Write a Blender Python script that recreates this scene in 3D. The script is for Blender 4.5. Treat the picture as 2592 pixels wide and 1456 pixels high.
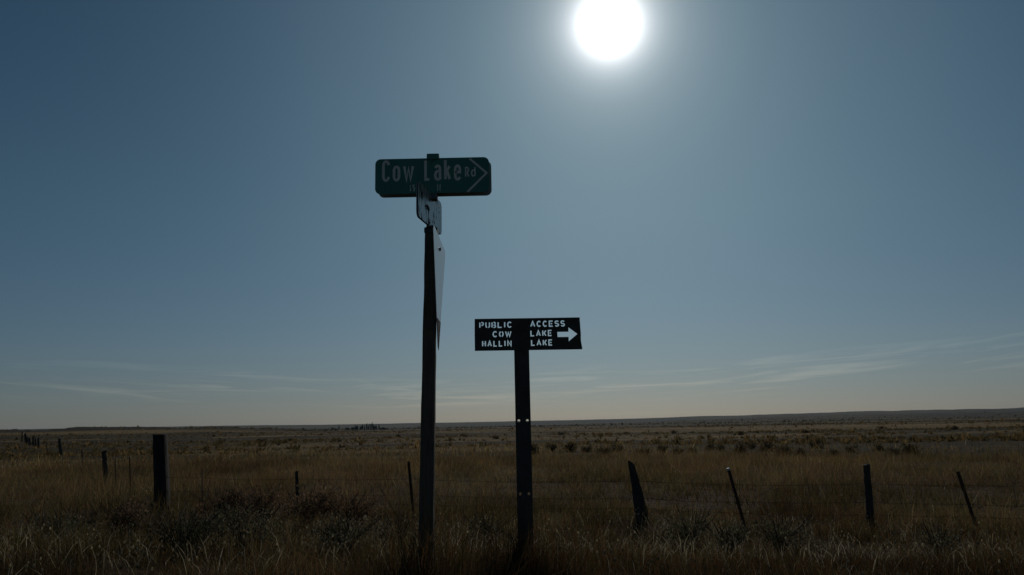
import bpy, bmesh, math, random
import numpy as np
from mathutils import Vector, Matrix, Euler

random.seed(7)
rng = np.random.default_rng(11)
scene = bpy.context.scene
for o in list(bpy.data.objects):
    bpy.data.objects.remove(o)
C = scene.collection
R = math.radians

# ------------------------------------------------------------------ camera
EYE = 1.15
W, H, F = 2592.0, 1456.0, 2020.0
PITCH, ROLL = R(9.77), R(-1.07)
cam_d = bpy.data.cameras.new("camera")
cam_d.sensor_width = 36.0
cam_d.lens = 36.0 * F / W
cam_d.clip_start = 0.05
cam_d.clip_end = 40000.0
cam = bpy.data.objects.new("camera", cam_d)
C.objects.link(cam)
CAMROT = Matrix.Rotation(R(90) + PITCH, 3, 'X') @ Matrix.Rotation(ROLL, 3, 'Z')
cam.matrix_world = Matrix.Translation((0, 0, EYE)) @ CAMROT.to_4x4()
scene.camera = cam


def ray(px, py):
    return (CAMROT @ Vector(((px - W / 2) / F, -(py - H / 2) / F, -1.0))).normalized()


def at(px, py, y):
    d = ray(px, py)
    return Vector((0, 0, EYE)) + d * (y / d.y)


# ------------------------------------------------------------------ sun, sky, exposure
SUN = ray(1541, 62)
SUN_EL = math.asin(SUN.z)
SUN_AZ = math.atan2(SUN.x, SUN.y)
EXPOSURE = -1.86

world = bpy.data.worlds.new("World")
scene.world = world
world.use_nodes = True
nt = world.node_tree
nt.nodes.clear()


class NT:
    """small helper for node trees"""
    def __init__(self, tree):
        self.t = tree

    def n(self, kind, **kw):
        nd = self.t.nodes.new(kind)
        for k, v in kw.items():
            setattr(nd, k, v)
        return nd

    def l(self, a, b):
        self.t.links.new(a, b)

    def m(self, op, a, b=None, c=None, clamp=False):
        nd = self.n('ShaderNodeMath', operation=op)
        nd.use_clamp = clamp
        for i, v in enumerate((a, b, c)):
            if v is None:
                continue
            if isinstance(v, (int, float)):
                nd.inputs[i].default_value = v
            else:
                self.l(v, nd.inputs[i])
        return nd.outputs[0]

    def mix(self, fac, a, b, blend='MIX'):
        nd = self.n('ShaderNodeMix', data_type='RGBA', blend_type=blend)
        for i, v in ((0, fac), (6, a), (7, b)):
            if isinstance(v, (int, float)):
                nd.inputs[i].default_value = v
            elif isinstance(v, tuple):
                nd.inputs[i].default_value = (*v, 1)
            else:
                self.l(v, nd.inputs[i])
        return nd.outputs[2]

    def ramp(self, fac, stops):
        nd = self.n('ShaderNodeValToRGB')
        e = nd.color_ramp.elements
        while len(e) < len(stops):
            e.new(0.5)
        for el, (p, c) in zip(e, stops):
            el.position = p
            el.color = (*c, 1) if isinstance(c, tuple) else (c, c, c, 1)
        self.l(fac, nd.inputs[0])
        return nd.outputs[0]

    def noise(self, vec, scale, detail=4, rough=0.55, dist=0.0):
        nd = self.n('ShaderNodeTexNoise')
        nd.inputs['Scale'].default_value = scale
        nd.inputs['Detail'].default_value = detail
        nd.inputs['Roughness'].default_value = rough
        nd.inputs['Distortion'].default_value = dist
        if vec is not None:
            self.l(vec, nd.inputs['Vector'])
        return nd.outputs[0]


w = NT(nt)
sky = w.n('ShaderNodeTexSky', sky_type='NISHITA')
sky.sun_disc = False
sky.sun_elevation = SUN_EL
sky.sun_rotation = SUN_AZ
sky.altitude = 500.0
sky.air_density = 1.0
sky.dust_density = 0.55
sky.ozone_density = 1.0
geo = w.n('ShaderNodeTexCoord')
nrm = w.n('ShaderNodeVectorMath', operation='NORMALIZE')
w.l(geo.outputs['Generated'], nrm.inputs[0])
sep = w.n('ShaderNodeSeparateXYZ')
w.l(nrm.outputs[0], sep.inputs[0])
dx, dy, dz = sep.outputs
dot = w.n('ShaderNodeVectorMath', operation='DOT_PRODUCT')
w.l(nrm.outputs[0], dot.inputs[0])
dot.inputs[1].default_value = SUN
theta = w.m('MULTIPLY', w.m('ARCCOSINE', w.m('MINIMUM', dot.outputs['Value'], 0.9999999)), 180 / math.pi)
# aureole: sunlight scattered forward by the dusty air around the sun
core = w.m('DIVIDE', 300.0, w.m('ADD', 1.0, w.m('POWER', w.m('DIVIDE', theta, 1.14), 3.6)))
halo = w.m('DIVIDE', 36.0, w.m('ADD', 1.0, w.m('POWER', w.m('DIVIDE', theta, 2.3), 2.1)))
wide = w.m('DIVIDE', 4.0, w.m('ADD', 1.0, w.m('POWER', w.m('DIVIDE', theta, 24.0), 4.0)))
aur = w.m('ADD', core, halo)
# thin cirrus streaks in a low belt round the horizon
horiz = w.m('ADD', w.m('MULTIPLY', dx, dx), w.m('MULTIPLY', dy, dy))
xs = w.m('ADD', dx, w.m('MULTIPLY', dy, 0.09))
elb = w.m('SUBTRACT', dz, w.m('MULTIPLY', 0.074, w.m('DIVIDE', w.m('MULTIPLY', xs, xs), horiz)))
cv = w.n('ShaderNodeCombineXYZ')
w.l(w.m('MULTIPLY', dx, 3.2), cv.inputs[0])
w.l(w.m('MULTIPLY', dy, 3.2), cv.inputs[1])
w.l(w.m('MULTIPLY', elb, 62.0), cv.inputs[2])
cn = w.noise(cv.outputs[0], 1.9, 7, 0.58, 0.9)
streak = w.ramp(cn, [(0.50, 0.0), (0.68, 1.0)])
belt = w.m('SUBTRACT', 1.0, w.m('POWER', w.m('DIVIDE', w.m('ABSOLUTE', w.m('SUBTRACT', elb, 0.044)), 0.027), 2.0), clamp=True)
cfac = w.m('MULTIPLY', w.m('MULTIPLY', streak, belt), 0.9)
# cool white balance of the photograph, deeper blue higher up
tint = w.ramp(dz, [(0.0, (0.575, 0.668, 0.95)), (0.09, (0.600, 0.775, 0.95)), (0.25, (0.55, 0.825, 0.91)), (0.50, (0.33, 0.65, 0.77))])
skyt = w.mix(1.0, sky.outputs[0], tint, 'MULTIPLY')
skyc = w.mix(cfac, skyt, w.mix(1.0, skyt, (1.40, 1.27, 1.17), 'MULTIPLY'))
aurc = w.n('ShaderNodeCombineColor')
w.l(aur, aurc.inputs[0]); w.l(w.m('MULTIPLY', aur, 0.985), aurc.inputs[1]); w.l(w.m('MULTIPLY', aur, 0.98), aurc.inputs[2])
widc = w.n('ShaderNodeCombineColor')
w.l(w.m('MULTIPLY', wide, 0.50), widc.inputs[0]); w.l(w.m('MULTIPLY', wide, 0.77), widc.inputs[1]); w.l(w.m('MULTIPLY', wide, 0.95), widc.inputs[2])
tot = w.mix(1.0, w.mix(1.0, skyc, widc.outputs[0], 'ADD'), aurc.outputs[0], 'ADD')
bg = w.n('ShaderNodeBackground')
bg.inputs[1].default_value = 0.077
w.l(tot, bg.inputs[0])
wo = w.n('ShaderNodeOutputWorld')
w.l(bg.outputs[0], wo.inputs[0])

sun_d = bpy.data.lights.new("sun", 'SUN')
sun_d.energy = 4.5
sun_d.angle = R(0.53)
sun_d.color = (1.0, 0.94, 0.85)
sun = bpy.data.objects.new("sun", sun_d)
sun.rotation_euler = (-SUN).to_track_quat('-Z', 'Y').to_euler()
sun.location = (0, 0, 60)
C.objects.link(sun)

vs = scene.view_settings
vs.view_transform = 'Standard'
vs.look = 'None'
vs.gamma = 1.0
vs.use_curve_mapping = False
vs.exposure = EXPOSURE


# ------------------------------------------------------------------ helpers
def tag(o, label=None, cat=None, group=None, kind=None):
    if label: o['label'] = label
    if cat: o['category'] = cat
    if group: o['group'] = group
    if kind: o['kind'] = kind
    return o


def empty(name, loc, label, cat, group=None):
    o = bpy.data.objects.new(name, None)
    o.empty_display_size = 0.2
    o.location = loc
    C.objects.link(o)
    return tag(o, label, cat, group)


def link_mesh(name, me, mat=None, parent=None, smooth=False):
    o = bpy.data.objects.new(name, me)
    if mat is not None and not me.materials:
        me.materials.append(mat)
    if smooth:
        me.polygons.foreach_set('use_smooth', [True] * len(me.polygons))
    C.objects.link(o)
    if parent is not None:
        o.parent = parent
        if parent.type == 'EMPTY':                            # vertices are written in world space
            o.matrix_parent_inverse = Matrix.Translation(-Vector(parent.location))
    return o


def pydata(name, v, f):
    me = bpy.data.meshes.new(name)
    me.from_pydata([tuple(p) for p in v], [], f)
    me.update()
    return me


def tri_mesh(name, verts, tris, cols=None):
    me = bpy.data.meshes.new(name)
    nv, ntri = len(verts), len(tris)
    me.vertices.add(nv)
    me.vertices.foreach_set('co', np.ascontiguousarray(verts, dtype=np.float32).ravel())
    me.loops.add(ntri * 3)
    me.loops.foreach_set('vertex_index', np.ascontiguousarray(tris, dtype=np.int32).ravel())
    me.polygons.add(ntri)
    me.polygons.foreach_set('loop_start', np.arange(0, ntri * 3, 3, dtype=np.int32))
    me.update(calc_edges=True)
    if cols is not None:
        a = me.attributes.new('Col', 'FLOAT_COLOR', 'POINT')
        c4 = np.ones((nv, 4), dtype=np.float32)
        c4[:, :3] = cols
        a.data.foreach_set('color', c4.ravel())
    return me


def _hash(ix, iy, seed):
    h = (ix.astype(np.int64) * 374761393 + iy.astype(np.int64) * 668265263 + seed * 974634777) & 0x7fffffff
    h = ((h ^ (h >> 13)) * 1274126177) & 0x7fffffff
    return ((h ^ (h >> 16)) & 0xffff) / 65535.0


def vnoise(x, y, seed=0):
    x = np.asarray(x, dtype=np.float64); y = np.asarray(y, dtype=np.float64)
    ix = np.floor(x); iy = np.floor(y)
    fx = x - ix; fy = y - iy
    fx = fx * fx * (3 - 2 * fx); fy = fy * fy * (3 - 2 * fy)
    a = _hash(ix, iy, seed); b = _hash(ix + 1, iy, seed)
    c = _hash(ix, iy + 1, seed); d = _hash(ix + 1, iy + 1, seed)
    return (a * (1 - fx) + b * fx) * (1 - fy) + (c * (1 - fx) + d * fx) * fy


def fbm(x, y, seed=0, octv=4):
    s = 0; amp = 0.5; f = 1.0
    for i in range(octv):
        s = s + amp * (vnoise(x * f + 17.3 * i, y * f - 9.1 * i, seed + i) - 0.5) * 2
        amp *= 0.5; f *= 2.03
    return s


def sstep(a, b, x):
    t = np.clip((x - a) / (b - a), 0, 1)
    return t * t * (3 - 2 * t)


def ground_z(x, y):
    x = np.asarray(x, dtype=np.float64); y = np.asarray(y, dtype=np.float64)
    r = np.hypot(x, y) + 1e-6
    phi = np.arctan2(x, y)
    z = -0.50 * sstep(6.0, 11.5, y + 0.25 * x + 0.3 * fbm(x / 5, y / 5, 3, 2))
    z = z + 0.06 * fbm(x / 1.7, y / 1.7, 5, 3) * sstep(1.5, 5, r)
    z = z + 0.22 * fbm(x / 19, y / 19, 8, 3) * sstep(16, 45, r)
    z = z + 0.95 * fbm(x / 80, y / 46, 12, 4) * sstep(60, 170, r)
    z = z + 0.40 * fbm(x / 34, y / 17, 14, 3) * sstep(50, 110, r) * (1 - sstep(300, 600, r))
    z = z + 2.2 * fbm(x / 420, y / 260, 16, 4) * sstep(260, 700, r)
    z = z - 1.2 * sstep(150, 800, r)
    left = 1 - sstep(-0.36, -0.17, phi)
    left = left * sstep(-2.6, -1.2, phi)
    # low rock-topped rim on the left, about 420 m out
    bump = sstep(.02, .16, fbm(x / 17, y / 40, 21, 3)) * 1.15 + .5 * np.clip(fbm(x / 6, y / 20, 23, 2), 0, 1)
    z = z + left * (3.4 * sstep(270, 440, r) + bump * sstep(405, 425, r) * (1 - sstep(520, 640, r)))
    # wide rise on the right, and the far ridge
    right = sstep(0.02, 0.42, phi) * (1 - sstep(1.6, 2.6, phi))
    z = z + right * (8.0 * sstep(1100, 2300, r) + 6.0 * sstep(2000, 2700, r)
                     + 1.8 * fbm(x / 70, y / 90, 34, 3) * sstep(600, 1200, r) * (1 - sstep(2400, 3000, r))
                     + 6.5 * fbm(x / 190, y / 170, 31, 4) * sstep(1000, 1900, r))
    z = z + (20.0 + 5.0 * fbm(x / 1500, y / 1500, 41, 3)) * sstep(2900, 4300, r)
    return z


def gz(x, y):
    return float(ground_z(np.array([x]), np.array([y]))[0])


# ------------------------------------------------------------------ materials
def new_mat(name):
    m = bpy.data.materials.new(name)
    m.use_nodes = True
    t = NT(m.node_tree)
    b = m.node_tree.nodes['Principled BSDF']
    return m, t, b


def set_in(t, b, key, v):
    if isinstance(v, (int, float)):
        b.inputs[key].default_value = v
    elif isinstance(v, tuple):
        b.inputs[key].default_value = (*v, 1)
    else:
        t.l(v, b.inputs[key])


def bump(t, b, h, strength, dist=0.01):
    n = t.n('ShaderNodeBump')
    n.inputs['Strength'].default_value = strength
    n.inputs['Distance'].default_value = dist
    t.l(h, n.inputs['Height'])
    t.l(n.outputs[0], b.inputs['Normal'])


def objvec(t, scale=(1, 1, 1)):
    tc = t.n('ShaderNodeTexCoord')
    mp = t.n('ShaderNodeMapping')
    mp.inputs['Scale'].default_value = scale
    t.l(tc.outputs['Object'], mp.inputs['Vector'])
    return mp.outputs[0]


def mat_ground():
    m, t, b = new_mat('dry_plain_ground')
    v = objvec(t)
    at_ = t.n('ShaderNodeAttribute'); at_.attribute_name = 'Col'
    n2 = t.noise(objvec(t, (0.35, 1.0, 1.0)), 0.03, 6, 0.65)
    n3 = t.noise(v, 0.9, 5, 0.65)
    n4 = t.noise(v, 11.0, 3, 0.6)
    c = t.mix(1.0, at_.outputs['Color'], t.ramp(n2, [(0.32, (0.50, 0.52, 0.54)), (0.5, (1.0, 1.0, 1.0)), (0.66, (1.45, 1.38, 1.28))]), 'MULTIPLY')
    c = t.mix(t.ramp(n3, [(0.35, 0.6), (0.66, 0.0)]), c, (0.040, 0.034, 0.024))
    c = t.mix(0.25, c, t.ramp(n4, [(0.3, (0.03, 0.025, 0.018)), (0.7, (0.20, 0.15, 0.09))]))
    set_in(t, b, 'Base Color', c)
    set_in(t, b, 'Roughness', 1.0)
    b.inputs['Specular IOR Level'].default_value = 0.05
    h = t.m('ADD', t.noise(v, 2.2, 6, 0.7), t.m('MULTIPLY', n4, 0.4))
    bump(t, b, h, 1.0, 0.35)
    return m


def mat_foliage(name, trans=0.22, mul=1.0):
    m = bpy.data.materials.new(name)
    m.use_nodes = True
    t = NT(m.node_tree)
    m.node_tree.nodes.clear()
    at_ = t.n('ShaderNodeAttribute'); at_.attribute_name = 'Col'
    col = at_.outputs['Color']
    if mul != 1.0:
        col = t.mix(1.0, col, (mul, mul, mul), 'MULTIPLY')
    d = t.n('ShaderNodeBsdfDiffuse'); tr = t.n('ShaderNodeBsdfTranslucent')
    t.l(col, d.inputs[0]); t.l(col, tr.inputs[0])
    mx = t.n('ShaderNodeMixShader'); mx.inputs[0].default_value = trans
    t.l(d.outputs[0], mx.inputs[1]); t.l(tr.outputs[0], mx.inputs[2])
    o = t.n('ShaderNodeOutputMaterial')
    t.l(mx.outputs[0], o.inputs[0])
    return m


def mat_wood(name, c0, c1, grain=(22, 22, 1.4)):
    m, t, b = new_mat(name)
    v = objvec(t, grain)
    n = t.noise(v, 3.0, 6, 0.6, 0.6)
    n2 = t.noise(objvec(t), 6.0, 4, 0.6)
    c = t.ramp(n, [(0.3, c0), (0.72, c1)])
    c = t.mix(t.ramp(n2, [(0.4, 0.0), (0.75, 0.6)]), c, tuple(0.5 * x for x in c0))
    set_in(t, b, 'Base Color', c)
    set_in(t, b, 'Roughness', 0.92)
    b.inputs['Specular IOR Level'].default_value = 0.2
    bump(t, b, n, 0.6, 0.006)
    return m


def mat_metal(name, c0, c1, rough=0.7, metal=0.3, scale=14.0):
    m, t, b = new_mat(name)
    n = t.noise(objvec(t), scale, 5, 0.65)
    set_in(t, b, 'Base Color', t.ramp(n, [(0.35, c0), (0.68, c1)]))
    set_in(t, b, 'Roughness', rough)
    set_in(t, b, 'Metallic', metal)
    bump(t, b, n, 0.15, 0.002)
    return m


def mat_sheet(name, base, fade, stain, scale=7.0, rough=0.55):
    m, t, b = new_mat(name)
    n = t.noise(objvec(t, (1, 1, 0.35)), scale, 5, 0.6)
    n2 = t.noise(objvec(t), scale * 6, 3, 0.6)
    c = t.ramp(n, [(0.35, base), (0.70, fade)])
    c = t.mix(t.ramp(n2, [(0.55, 0.0), (0.8, 0.5)]), c, stain)
    set_in(t, b, 'Base Color', c)
    set_in(t, b, 'Roughness', rough)
    return m


def mat_peeled():
    """old sign sheet: grey-white, rain-streaked, with black flaked patches"""
    m, t, b = new_mat('peeling_sign_sheet')
    st = t.noise(objvec(t, (16, 16, 1.2)), 3.0, 4, 0.6)
    pn = t.noise(objvec(t, (12, 12, 6.5)), 1.6, 5, 0.62, 0.8)
    c = t.ramp(st, [(0.32, (0.24, 0.28, 0.26)), (0.50, (0.45, 0.49, 0.47)), (0.68, (0.62, 0.63, 0.61))])
    pm = t.ramp(pn, [(0.56, 0.0), (0.58, 1.0)])
    c = t.mix(pm, c, (0.014, 0.016, 0.016))
    set_in(t, b, 'Base Color', c)
    set_in(t, b, 'Roughness', t.m('ADD', 0.33, t.m('MULTIPLY', pm, 0.6)))
    set_in(t, b, 'Metallic', t.m('MULTIPLY', t.m('SUBTRACT', 1.0, pm), 0.45))
    return m


def mat_sticker():
    m, t, b = new_mat('scratched_dark_sticker')
    n = t.noise(objvec(t, (20, 20, 9.0)), 2.4, 5, 0.7, 1.2)
    set_in(t, b, 'Base Color', t.ramp(n, [(0.44, (0.018, 0.018, 0.020)), (0.56, (0.09, 0.085, 0.085)), (0.66, (0.36, 0.35, 0.34))]))
    set_in(t, b, 'Roughness', 0.95)
    b.inputs['Specular IOR Level'].default_value = 0.05
    return m


M_ground = mat_ground()
M_grass = mat_foliage('dry_grass', 0.42)
M_leaf = mat_foliage('shrub_leaves', 0.38)
M_wood = mat_wood('weathered_dark_wood', (0.030, 0.026, 0.022), (0.085, 0.074, 0.062))
M_tie = mat_wood('tarred_timber', (0.016, 0.014, 0.013), (0.050, 0.043, 0.037), (14, 14, 1.0))
M_post = mat_wood('old_sign_post_wood', (0.080, 0.064, 0.048), (0.175, 0.142, 0.108), (26, 26, 1.1))
M_rust = mat_metal('rusty_steel', (0.045, 0.022, 0.014), (0.10, 0.045, 0.025), 0.85, 0.1, 30)
M_black = mat_metal('black_painted_steel', (0.030, 0.028, 0.025), (0.062, 0.056, 0.050), 0.7, 0.0, 18)
M_grey = mat_metal('grey_aluminium', (0.10, 0.11, 0.11), (0.20, 0.21, 0.21), 0.6, 0.3, 9)
M_green = mat_sheet('faded_green_sheeting', (0.032, 0.185, 0.140), (0.058, 0.235, 0.180), (0.085, 0.140, 0.105))
M_letter = mat_sheet('dull_white_lettering', (0.74, 0.72, 0.63), (0.82, 0.80, 0.70), (0.55, 0.53, 0.44), 12)
M_backs = mat_sheet('bare_back_sheet', (0.32, 0.32, 0.31), (0.42, 0.42, 0.41), (0.22, 0.21, 0.20))
M_pale = mat_sheet('pale_bleached_sheet', (0.52, 0.50, 0.50), (0.66, 0.63, 0.62), (0.40, 0.38, 0.37), 3.0, 0.20)
M_peel = mat_peeled()
M_stick = mat_sticker()
M_bolt = mat_metal('bolt_steel', (0.05, 0.05, 0.05), (0.14, 0.13, 0.12), 0.5, 0.6, 40)
M_wire = mat_metal('rusty_wire', (0.05, 0.035, 0.025), (0.09, 0.06, 0.04), 0.8, 0.2, 40)
M_bark = mat_wood('grey_bark', (0.035, 0.03, 0.025), (0.10, 0.085, 0.07), (3, 3, 0.6))
M_stone = mat_sheet('pale_lichen_stone', (0.26, 0.26, 0.25), (0.42, 0.42, 0.40), (0.12, 0.12, 0.11), 9, 0.9)

# ------------------------------------------------------------------ ground
nr = 500
rr = np.concatenate([[0.0], np.geomspace(0.8, 9000, nr)])
front = np.linspace(R(-52), R(52), 460)
back = np.linspace(R(52), R(308), 92)[1:-1]
ph = np.concatenate([front, back])
P, RR = np.meshgrid(ph, rr[1:])
X = RR * np.sin(P); Y = RR * np.cos(P)
Z = ground_z(X, Y)
npz = len(ph)
verts = np.concatenate([[[0, 0, gz(0, 0)]], np.stack([X.ravel(), Y.ravel(), Z.ravel()], 1)])
i = np.arange(npz); j = (i + 1) % npz
tris = [np.stack([np.zeros(npz, int), 1 + j, 1 + i], 1)]
for k in range(nr - 1):
    a = 1 + k * npz + i; b_ = 1 + k * npz + j
    c_ = a + npz; d_ = b_ + npz
    tris.append(np.stack([a, b_, d_], 1)); tris.append(np.stack([a, d_, c_], 1))
gx, gy = verts[:, 0], verts[:, 1]
gr = np.hypot(gx, gy)
gphi = np.arctan2(gx, gy)


def lerp3(c0, c1, t_):
    return np.asarray(c0) * (1 - t_)[:, None] + np.asarray(c1) * t_[:, None]


# what grows where: russet and straw grass near, tan flats and dark brush strips beyond, grey-green steppe far out
near_c = lerp3((.150, .090, .050), (.200, .145, .074), sstep(-.3, .3, fbm(gx / 15, gy / 11, 81, 3)))
wfar = sstep(80, 140, gr)
band = fbm(gx / 60, gy / 13, 83, 4) * (1 - wfar) + fbm(gx / 190, gy / 55, 84, 4) * wfar
mid_c = lerp3((.056, .048, .022), (.330, .222, .096), sstep(-.20, .16, band))
mid_c = lerp3(mid_c, np.array([[.052, .045, .030]]) * np.ones((len(gx), 1)), sstep(.14, .26, fbm(gx / 40, gy / 9, 86, 3) * (1 - wfar) + fbm(gx / 120, gy / 40, 87, 3) * wfar))
far_c = lerp3((.055, .046, .023), (.215, .150, .068), sstep(-.25, .35, fbm(gx / 300, gy / 90, 88, 4)))
ridge_c = lerp3((.034, .034, .024), (.110, .092, .056), sstep(-.3, .3, fbm(gx / 500, gy / 220, 91, 4)))
gcol = near_c * (1 - sstep(28, 52, gr))[:, None] + mid_c * sstep(28, 52, gr)[:, None]
t1 = sstep(260, 620, gr + 60 * fbm(gx / 90, gy / 90, 93, 3)); gcol = gcol * (1 - t1)[:, None] + far_c * t1[:, None]
t2 = sstep(900, 1700, gr); gcol = gcol * (1 - t2)[:, None] + ridge_c * t2[:, None]
rim = (1 - sstep(-.36, -.17, gphi)) * sstep(-2.6, -1.2, gphi) * sstep(380, 400, gr) * (1 - sstep(520, 700, gr))
gcol = gcol * (1 - rim)[:, None] + np.array([.030, .028, .024]) * rim[:, None]          # black basalt on the rim
me = tri_mesh('ground', verts, np.concatenate(tris), gcol)
ground = link_mesh('ground', me, M_ground, smooth=True)
tag(ground, 'dry brown plain running out to low hills on the horizon', kind='structure')


# ------------------------------------------------------------------ haze (air between here and the far hills)
def build_haze():
    bm = bmesh.new()
    bmesh.ops.create_cube(bm, size=1.0)
    zlo, zhi = float(Z.min()) - 1.0, max(float(Z.max()), 30.0) + 4.0
    for v in bm.verts:
        v.co = (v.co.x * 19000, v.co.y * 19000, zlo if v.co.z < 0 else zhi)
    me = bpy.data.meshes.new('haze'); bm.to_mesh(me); bm.free()
    m = bpy.data.materials.new('haze_air'); m.use_nodes = True
    t = NT(m.node_tree); m.node_tree.nodes.clear()
    pv = t.n('ShaderNodeVolumePrincipled')
    pv.inputs['Color'].default_value = (0.58, 0.80, 0.97, 1)
    pv.inputs['Density'].default_value = HAZE
    pv.inputs['Anisotropy'].default_value = 0.2
    o = t.n('ShaderNodeOutputMaterial')
    t.l(pv.outputs[0], o.inputs['Volume'])
    ob = link_mesh('haze', me, m)
    tag(ob, 'thin pale blue haze over the plain', kind='stuff')


HAZE = 0.000034
build_haze()


# ------------------------------------------------------------------ building blocks for posts and plates
def basis(lo, hi, yaw=0.0):
    """frame whose Z runs from lo to hi and whose X is level, turned by yaw"""
    z = (hi - lo).normalized()
    x = Vector((math.cos(yaw), math.sin(yaw), 0))
    y = z.cross(x).normalized()
    x = y.cross(z).normalized()
    return Matrix((x, y, z)).transposed()


def rough_post(lo, hi, w0, w1, seed, yaw=0.0, rough=0.06, depth=None, rings=14, slant=0.0, corner=0.18, sides='square'):
    """timber post from lo to hi: widths w0 (foot) to w1 (head), chipped and uneven"""
    rnd = random.Random(seed)
    B = basis(lo, hi, yaw)
    L = (hi - lo).length
    k = 12
    prof = []
    for a in range(k):
        an = 2 * math.pi * (a + 0.5) / k
        c, s = math.cos(an), math.sin(an)
        if sides == 'square':
            q = max(abs(c), abs(s))
            x, y = c / q, s / q
            rc = min(1.0, math.hypot(x, y))
            f = 1.0 - corner * max(0, math.hypot(x, y) - 1.0)
            prof.append((x * f, y * f))
        else:
            prof.append((c, s))
    gouge = [rnd.uniform(-1, 1) for _ in range(k)]
    vs_, fs = [], []
    for r_ in range(rings + 1):
        tt = r_ / rings
        wd = (w0 + (w1 - w0) * tt) / 2
        dp = wd if depth is None else depth / 2
        ox, oy = rnd.uniform(-1, 1) * rough * wd * 0.4, rnd.uniform(-1, 1) * rough * dp * 0.4
        for a, (x, y) in enumerate(prof):
            n = 1 + rough * (0.6 * rnd.uniform(-1, 1) + 0.5 * gouge[a])
            zz = tt * L
            if r_ == rings:
                zz += slant * x * wd * 2 + rnd.uniform(-1, 1) * rough * w1 * 0.5
            p = Vector((x * wd * n + ox, y * dp * n + oy, zz))
            vs_.append(lo + B @ p)
    for r_ in range(rings):
        for a in range(k):
            b2 = (a + 1) % k
            fs.append((r_ * k + a, r_ * k + b2, (r_ + 1) * k + b2, (r_ + 1) * k + a))
    fs.append(tuple(rings * k + a for a in range(k)))
    fs.append(tuple(reversed(range(k))))
    return pydata('post', vs_, fs)


def prism(poly, y0, y1, mat):
    """polygon in local XZ extruded along local Y, moved by mat"""
    n = len(poly)
    v = [mat @ Vector((x, y0, z)) for x, z in poly] + [mat @ Vector((x, y1, z)) for x, z in poly]
    f = [tuple(range(n)), tuple(reversed(range(n, 2 * n)))]
    f += [(a, n + a, n + (a + 1) % n, (a + 1) % n) for a in range(n)]
    return v, f


def merge(parts):
    v, f = [], []
    for pv, pf in parts:
        o = len(v)
        v += pv
        f += [tuple(o + i for i in q) for q in pf]
    return v, f


def rounded_rect(w_, h_, r_, n=6):
    pts = []
    for cx, cz, a0 in ((w_ / 2 - r_, h_ / 2 - r_, 0), (-w_ / 2 + r_, h_ / 2 - r_, 90), (-w_ / 2 + r_, -h_ / 2 + r_, 180), (w_ / 2 - r_, -h_ / 2 + r_, 270)):
        for k in range(n + 1):
            a = R(a0 + 90 * k / n)
            pts.append((cx + r_ * math.cos(a), cz + r_ * math.sin(a)))
    return pts


def disc(r_, n=10, cx=0, cz=0):
    return [(cx + r_ * math.cos(2 * math.pi * k / n), cz + r_ * math.sin(2 * math.pi * k / n)) for k in range(n)]


def tube(pts, r_, sides=5):
    v, f = [], []
    for k, p in enumerate(pts):
        d = (pts[min(k + 1, len(pts) - 1)] - pts[max(k - 1, 0)]).normalized()
        a = d.cross(Vector((0, 0, 1)) if abs(d.z) < 0.9 else Vector((1, 0, 0))).normalized()
        b = d.cross(a)
        for s in range(sides):
            an = 2 * math.pi * s / sides
            v.append(p + (a * math.cos(an) + b * math.sin(an)) * r_)
    for k in range(len(pts) - 1):
        for s in range(sides):
            s2 = (s + 1) % sides
            f.append((k * sides + s, k * sides + s2, (k + 1) * sides + s2, (k + 1) * sides + s))
    return v, f


def arc(cx, cy, rx, ry, a0, a1, n=8):
    return [(cx + rx * math.cos(R(a0 + (a1 - a0) * k / n)), cy + ry * math.sin(R(a0 + (a1 - a0) * k / n))) for k in range(n + 1)]


def stadium_open(q=.22):
    return arc(.5, 1 - q, .5, q, 8, 180) + arc(.5, q, .5, q, 180, 352)


LOOP = arc(.5, .72, .5, .28, 0, 180) + arc(.5, .28, .5, .28, 180, 360) + [(1, .72)]
GLYPH = {
    'C': [stadium_open()],
    'o': [LOOP], '0': [LOOP],
    'w': [[(0, 1), (.27, 0), (.5, .85), (.73, 0), (1, 1)]],
    'L': [[(0, 1), (0, 0), (1, 0)]],
    'a': [arc(.52, .78, .46, .22, 165, 0) + [(1, 0)], [(1, .62), (.5, .60)] + arc(.5, .30, .5, .30, 90, 270) + [(1, .06)]],
    'k': [[(0, 1), (0, 0)], [(.95, .68), (.06, .30)], [(.36, .46), (1, 0)]],
    'e': [[(0, .52), (1, .52), (1, .72)] + arc(.5, .72, .5, .28, 0, 180) + arc(.5, .26, .5, .26, 180, 340)],
    'R': [[(0, 0), (0, 1), (.55, 1)] + arc(.55, .75, .45, .25, 90, -90) + [(0, .5)], [(.5, .5), (1, 0)]],
    'd': [[(1, 1), (1, 0)], [(1, .6)] + arc(.5, .42, .5, .25, 40, 180) + arc(.5, .25, .5, .25, 180, 320) + [(1, .1)]],
    '1': [[(.2, .8), (.55, 1), (.55, 0)]],
    '5': [[(1, 1), (.05, 1), (.0, .52)] + arc(.45, .34, .55, .30, 125, -90) + [(0, .08)]],
    'N': [[(0, 0), (0, 1), (1, 0), (1, 1)]],
}
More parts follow.
